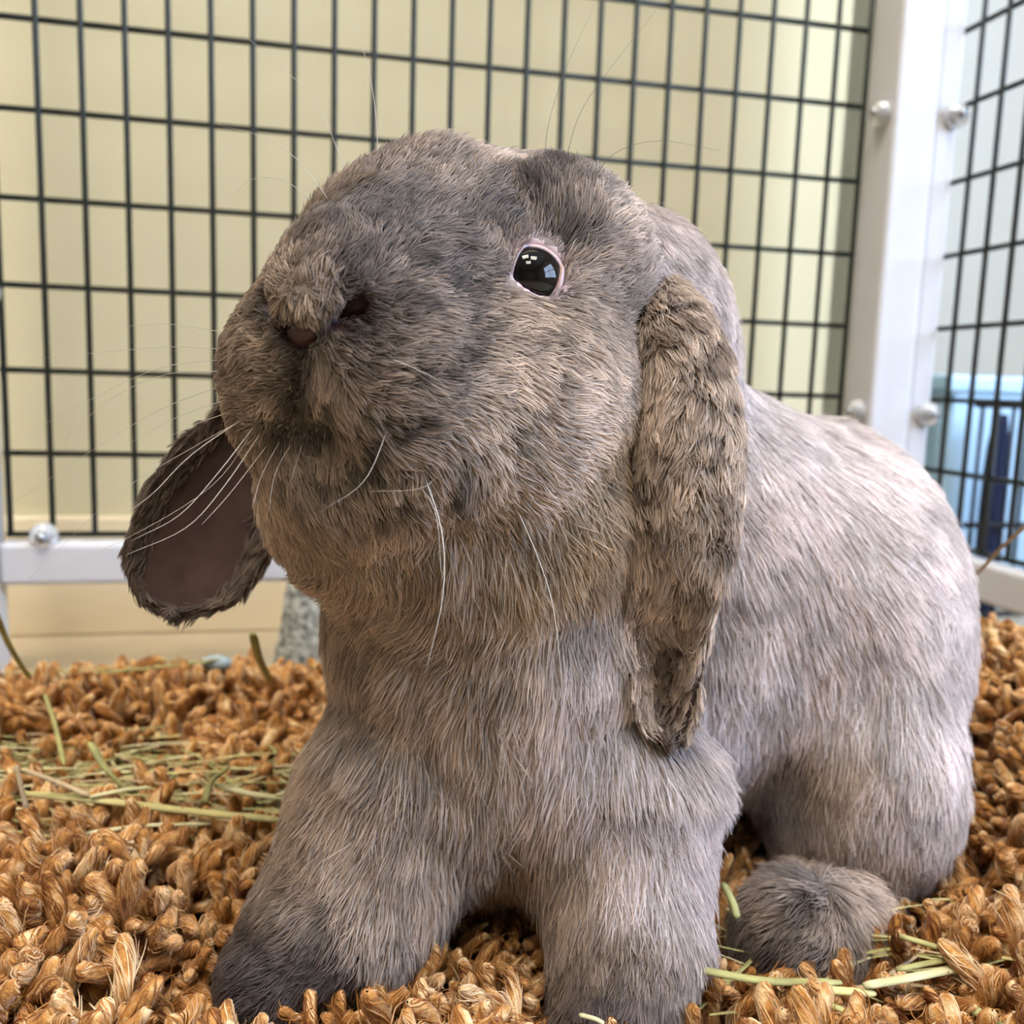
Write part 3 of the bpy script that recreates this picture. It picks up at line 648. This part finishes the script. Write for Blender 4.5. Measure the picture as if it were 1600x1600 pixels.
def clump_to(P, cell, frac):
    """index of a neighbouring strand acting as the clump centre (grid hashing)"""
    g = np.floor((P+rng.random(3)*cell)/cell).astype(np.int64); key = (g[:, 0]*73856093) ^ (g[:, 1]*19349663) ^ (g[:, 2]*83492791)
    _, first, inv = np.unique(key, return_index=True, return_inverse=True); return first[inv]
NP_ = 6
def grow(P, Nn, G, L, lift, col, clump, cell, jit=.22, root_r=.00020, tipdark=.0, cvr=(.66, 1.25), wav=1.1):
    n = len(P); G = G - (G*Nn).sum(1, keepdims=True)*Nn; G /= np.linalg.norm(G, axis=1, keepdims=True)+1e-9
    B = np.cross(Nn, G); a = rng.normal(0, jit, n)[:, None] + ((vnoise(P, .009, 21)-.5)*wav)[:, None]
    G = G*np.cos(a)+B*np.sin(a)
    L = L*rng.uniform(.65, 1.15, n); lift = np.clip(lift*(1+rng.normal(0, .3, n)) + (vnoise(P, .012, 23)-.5)*.25, .05, 1.2)
    t = np.linspace(0, 1, NP_)[None, :, None]; Ls = L[:, None, None]; lf = lift[:, None, None]
    X = P[:, None] + Ls*(G[:, None]*np.cos(lf)*t + Nn[:, None]*np.sin(lf)*(t-.45*t*t)*1.25)
    wp = np.stack([vnoise(P, cell*1.1, q_) for q_ in (61, 62, 63)], 1)-.5; ci = clump_to(P+wp*cell*2.6, cell, .1); pull = (clump[:, None, None] if np.ndim(clump) else clump)*t**1.4
    X = X*(1-pull) + (X[ci]*.85+.15*X)*pull
    r = root_r*rng.uniform(.7, 1.2, n)[:, None]*np.array([1, 1, .95, .8, .55, .15])[None]
    tv = np.linspace(0, 1, NP_)[None, :, None]
    cv = rng.uniform(*cvr, n)[ci]; col = col*cv[:, None]
    Cc = 1.36*col[:, None]*(.45+.75*tv)*(rng.uniform(.78, 1.22, n)[:, None, None])*(1-tipdark*np.clip((tv-.75)/.25, 0, 1))  # roots coloured darker than tips for contrast, standing in for shade between strands
    return X, r, Cc
def hair_obj(name, parts, material, parent):
    X = np.concatenate([p[0] for p in parts]); r = np.concatenate([p[1] for p in parts]); c = np.concatenate([p[2] for p in parts]); n = len(X)
    hc = bpy.data.hair_curves.new(name); hc.add_curves([NP_]*n)
    hc.attributes['position'].data.foreach_set('vector', X.reshape(-1).astype(np.float32))
    ra = hc.attributes.get('radius') or hc.attributes.new('radius', 'FLOAT', 'POINT'); ra.data.foreach_set('value', r.reshape(-1).astype(np.float32))
    ca = hc.attributes.new('tint', 'FLOAT_COLOR', 'POINT'); ca.data.foreach_set('color', np.concatenate([c, np.ones((*c.shape[:2], 1))], -1).reshape(-1).astype(np.float32))
    hc.materials.append(material)
    o = bpy.data.objects.new(name, hc); COL.objects.link(o); o.parent = parent
    root = parent if parent.type == 'EMPTY' else parent.parent
    o.matrix_parent_inverse = Matrix.Translation(-Vector(root.location)) if parent.type == 'EMPTY' else Matrix()
    return o
def fur_mat():
    m = bpy.data.materials.new('rabbit_fur'); m.use_nodes = True; nt = m.node_tree; b = nt.nodes['Principled BSDF']
    at = nt.nodes.new('ShaderNodeAttribute'); at.attribute_name = 'tint'
    nt.links.new(at.outputs['Color'], b.inputs['Base Color']); b.inputs['Roughness'].default_value = .55; b.inputs['Specular IOR Level'].default_value = .35
    tr = nt.nodes.new('ShaderNodeBsdfTranslucent'); nt.links.new(at.outputs['Color'], tr.inputs['Color'])
    mx = nt.nodes.new('ShaderNodeMixShader'); mx.inputs[0].default_value = .36
    nt.links.new(b.outputs[0], mx.inputs[1]); nt.links.new(tr.outputs[0], mx.inputs[2]); nt.links.new(mx.outputs[0], nt.nodes['Material Output'].inputs['Surface'])
    return m
M['fur'] = fur_mat()
facing = ((CAM-BV)*BNRM).sum(1)/np.linalg.norm(CAM-BV, axis=1); q = (BV-CAM)@CM.T
wgt = np.where(facing > -.25, 1.0, .25)*(.26/q[:, 2])**1.3
P, Nn = scatter(BV, BF, BNRM, 330000, wgt)
# bare skin round the eyes, in the nose slit and the mouth cleft
px, py, dd = project(P)
dl = np.array(loopL); dmin = np.min([((P-p)**2).sum(1) for p in dl[::4]], axis=0)**.5; cen = dl.mean(0); inner = (np.linalg.norm(P-EC, axis=1) < ER*1.14)
inner2 = np.linalg.norm(P-EC2, axis=1) < ER*1.14
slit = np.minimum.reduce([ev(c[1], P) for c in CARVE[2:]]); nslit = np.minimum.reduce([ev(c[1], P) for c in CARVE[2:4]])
poly = OUT.mean(0)+(OUT-OUT.mean(0))*1.12; inner = (np.linalg.norm(P-EC, axis=1) < ER*1.5) & inside(px, py, poly)
ok = ~inner & ~inner2 & (nslit > .0002) & (P[:, 2] > .002)
P, Nn = P[ok], Nn[ok]; slit = slit[ok]
G = spread(P, gd, 4); S = spread(P, gl, 4); Cb = spread(P, gc, 3.2)
mo = (vnoise(P, .0055, 31)*.6+vnoise(P, .0024, 32)*.4); mk = np.clip((mo-.48)*7, 0, 1)*S[:, 2]
Cb = Cb*(1-mk[:, None]*.75); Cb *= (.82+.36*vnoise(P, .018, 33))[:, None]
near = np.clip(1-slit/.0055, 0, 1)[:, None]; Cb = Cb*(1-.80*near)  # fur by the nose slit and mouth cleft darkened, shade put into its colour
L = S[:, 0]*(1-.5*near[:, 0])*np.where(S[:, 0] > .0125, 1.2, 1); S[:, 1] *= np.where(S[:, 0] > .0125, .8, 1); cl = rng.uniform(.35, .95, len(P))
fr = ((P-HC)**2).sum(1)**.5
cell = np.where(L > .0105, .0052, .0030)
big = L > .0105
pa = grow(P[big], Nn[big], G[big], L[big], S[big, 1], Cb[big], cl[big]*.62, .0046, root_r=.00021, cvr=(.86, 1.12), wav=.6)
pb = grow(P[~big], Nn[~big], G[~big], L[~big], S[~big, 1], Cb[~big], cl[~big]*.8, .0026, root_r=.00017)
def trim(p):                                           # no strands across the open eye
    near_ = (np.linalg.norm(p[0]-EC, axis=2) < ER*1.5).any(1); x, y, _ = project(p[0]); poly = OUT.mean(0)+(OUT-OUT.mean(0))*1.0
    cut = near_ & inside(x, y, poly).any(1); return tuple(a[~cut] for a in p)
pa, pb = trim(pa), trim(pb)
# short pale hairs fanning out round the near eye
Pe, Ne = scatter(BV, BF, BNRM, 9000, (np.linalg.norm(BV-EC, axis=1) < ER*1.62).astype(float)+1e-9)
xe, ye, _ = project(Pe); re_ = np.linalg.norm(Pe-EC, axis=1); ke = ~inside(xe, ye, OUT.mean(0)+(OUT-OUT.mean(0))*1.03) & (re_ < ER*1.62) & (re_ > ER*.9)
Pe, Ne, re_ = Pe[ke], Ne[ke], re_[ke]; we = np.clip((re_/ER-1.05)/.4, 0, 1)[:, None]
pe = trim(grow(Pe, Ne, Pe-EC, np.full(len(Pe), .0030), np.full(len(Pe), .22), np.array([.50, .40, .40])*(1-we)+C_['mid']*we, np.full(len(Pe), .4), .002, root_r=.00014))
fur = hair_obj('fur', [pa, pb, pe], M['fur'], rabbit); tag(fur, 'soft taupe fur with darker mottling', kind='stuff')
# ears
def ear_fur(V, F, Nn, n, L, colf, lift, parent, jit=.2):
    P, N_ = scatter(V, F, Nn, n)
    return P, N_
def ear_hair(G_, V, F, Nn, n, fn):
    P, N_ = scatter(V, F, Nn, n)
    nv, nu, _ = G_.shape; ctr = G_.reshape(-1, 3); tv = np.gradient(G_, axis=0).reshape(-1, 3)
    vi = np.zeros(len(P)); D_ = np.zeros_like(P); ui = np.zeros(len(P))
    for s in range(0, len(P), 8000):
        j = np.argmin(((P[s:s+8000, None]-ctr[None])**2).sum(-1), 1); D_[s:s+8000] = tv[j]; vi[s:s+8000] = (j//nu)/(nv-1); ui[s:s+8000] = (j % nu)/(nu-1)*2-1
    front = ((CAM-P)*N_).sum(1) > 0
    L, lift, col = fn(P, vi, ui, front)
    kp = L > 0; P, N_, D_, L, lift, col = P[kp], N_[kp], D_[kp], L[kp], lift[kp], col[kp]
    return grow(P, N_, D_, L, lift, col, rng.uniform(.3, .9, len(P)), .004, root_r=.00019)
def fL(P, v, u, front):
    mo = np.clip((vnoise(P, .006, 41)*.6+vnoise(P, .0025, 42)*.4-.47)*4, 0, 1)[:, None]
    c = C_['tan']*(1-mo)+C_['ear']*1.2*mo
    inner = (v > .56) & front & (np.abs(u+.0) < .38); c = np.where(inner[:, None], C_['ear']*.9+.25*c*mo, c)
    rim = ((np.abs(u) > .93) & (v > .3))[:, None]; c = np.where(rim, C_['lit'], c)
    c = np.where((v > .90)[:, None], C_['ear']*.8, c)
    L = np.where(v < .55, .0085, .006)*(np.where(inner, .6, 1))
    return L, np.where(v < .5, .32, .25), c
def fR(P, v, u, front):
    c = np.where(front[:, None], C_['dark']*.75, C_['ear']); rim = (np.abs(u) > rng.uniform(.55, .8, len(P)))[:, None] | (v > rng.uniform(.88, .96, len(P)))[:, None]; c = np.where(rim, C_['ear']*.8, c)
    c = c*(.8+.4*vnoise(P, .006, 43))[:, None]
    return np.where(front & ~rim[:, 0], np.where(rng.random(len(P)) < .0, .0035, 0), .006), np.full(len(P), .22), c
hair_obj('ear_fur', [ear_hair(GL, ELV, ELF, ELN, 34000, fL)], M['fur'], earL)['kind'] = 'stuff'
hair_obj('ear_fur', [ear_hair(GR, ERV, ERF, ERN, 34000, fR)], M['fur'], earR)['kind'] = 'stuff'
# ---------------------------------------------------------------- whiskers
M['whisker'] = mat('pale_whisker', (.50, .45, .40), .35); M['whisker_dark'] = mat('dark_whisker', (.10, .08, .07), .35)
def whisker(p0, pts, dz, r=.00013, m='whisker'):
    if p0 is None: return
    d0 = (p0-CAM)@CF
    P = [p0 - grad(p0[None])[0]*.001] + [W(x, y, d0+dz*(k+1)/(len(pts)-1)) for k, (x, y) in enumerate(pts[1:])]
    n = 16; MB().tube(bez(P, n), np.linspace(1, .25, n)*r*.8, 5).build('whisker', M[m], rabbit, True)
WH = [
 ([(395,425),(335,372),(262,330),(187,319),(71,334)], .02), ([(395,445),(326,416),(240,402),(170,415),(97,440)], .02), ([(380,462),(320,432),(250,412),(185,406)], .02),
 ([(362,497),(300,487),(230,483),(140,492)], .02), ([(360,520),(270,507),(190,510)], .02), ([(355,545),(270,542),(185,548),(60,560)], .02),
 ([(350,560),(250,575),(150,620),(20,690)], .01), ([(352,580),(260,585),(170,625),(100,690)], .01), ([(350,600),(250,640),(150,700),(30,780)], .01),
 ([(365,620),(270,655),(190,700)], .005), ([(370,640),(300,665),(250,690)], .0), ([(385,650),(300,710),(240,770),(200,800)], -.01, .0002), ([(400,660),(340,740),(280,805),(205,845)], -.012, .00022),
 ([(410,670),(350,760),(290,825),(195,868)], -.012, .00022), ([(380,655),(300,700),(180,775),(45,905)], .0), ([(395,672),(330,760),(200,840),(60,900)], .0), ([(420,690),(360,770),(315,820)], -.01, .00018),
 ([(440,680),(410,740),(395,790)], -.01), ([(455,690),(430,740),(420,800)], -.01), ([(470,690),(455,750)], -.008),
 ([(660,735),(690,830),(692,930),(665,1052)], -.012, .00026), ([(800,780),(840,870),(866,960),(882,1115)], -.006, .00028), ([(700,725),(660,762),(575,768)], -.006, .00016), 
 ([(598,556),(640,572),(690,596)], -.006, .0002), ([(645,750),(680,800),(690,900)], -.01, .00016),
 ([(850,262),(858,190),(885,105),(930,5)], .0, .00013, 'whisker_dark'), ([(880,270),(905,180),(955,105),(1030,10)], .0, .00013, 'whisker_dark'), ([(925,285),(960,240),(1030,220),(1125,236)], .0, .00013, 'whisker_dark'),
 ([(590,270),(585,160),(565,70),(535,5)], .01), ([(545,290),(500,170),(440,105),(345,25)], .01), ([(520,320),(465,250),(405,212),(340,195)], .01), ([(500,330),(450,285),(395,280),(355,315)], .01), ([(610,660),(570,750),(500,800)], -.008)]
for (pts, dz, *o), p0 in zip(WH, hits([w_[0][0] for w_ in WH])): whisker(p0, pts, dz, *o)

# ---------------------------------------------------------------- fibres of the yarn
VA = np.array([v.reshape(9, 8, 3) for v, _ in VAR]); VC = VA.mean(2)
def fibres(I, per, rr, fly):
    I = np.repeat(I, per); n = len(I); k = KV[I]; s0 = rng.uniform(.5, 6.0, n); span = rng.uniform(1.8, 3.4, n); a0 = rng.uniform(0, 8, n); tw = rng.normal(-2.2, .8, n)
    t = np.linspace(0, 1, NP_)[None]; sec = np.clip(s0[:, None]+span[:, None]*t, 0, 7.6); i0 = np.floor(sec).astype(int); f = (sec-i0)[..., None]
    a = a0[:, None]+tw[:, None]*t; j0 = np.floor(a).astype(int); g = (a-j0)[..., None]; kk = k[:, None]
    at = lambda i, j: VA[kk, i, j % 8]
    S_p = (at(i0, j0)*(1-g)+at(i0, j0+1)*g)*(1-f)+(at(i0+1, j0)*(1-g)+at(i0+1, j0+1)*g)*f; Cn = VC[kk, i0]*(1-f)+VC[kk, i0+1]*f
    out = 1.02+rng.uniform(0, .10, n)[:, None]+fly*np.abs(rng.normal(0, 1, n))[:, None]**2*t**2
    Lc = Cn+(S_p-Cn)*out[..., None]; R = np.stack([X_T[I]*WID_T[I, None], Y_T[I]*WID_T[I, None], D_T[I]*LEN_T[I, None]], 1)
    Xw = np.einsum('npa,nab->npb', Lc, R)+PT_T[I][:, None]
    v = vnoise(PT_T[I], .0075, 71)[:, None]*.5 + vnoise(Xw[:, 0], .006, 72)[:, None]*.5; v = np.clip((v-.28)/.44, 0, 1)
    c0, c1, c2 = np.array([.19, .055, .012]), np.array([.55, .26, .07]), np.array([.94, .70, .42])
    col = np.where(v < .5, c0+(c1-c0)*v*2, c1+(c2-c1)*(v*2-1))*rng.uniform(.75, 1.25, (n, 1))
    return Xw, np.full((n, NP_), rr)*np.array([.6, 1, 1, 1, .8, .3]), col[:, None]*np.ones((1, NP_, 1))
o = hair_obj('yarn_fibres', [fibres(np.where(near_T)[0], 80, .00015, .35), fibres(np.where(~near_T & vis_T & (dd_T < .36))[0], 36, .00020, .3), fibres(np.where(vis_T & (dd_T >= .36))[0], 14, .0003, .15)], M['fur'], rug); tag(o, 'loose fibres of the yarn', kind='stuff')
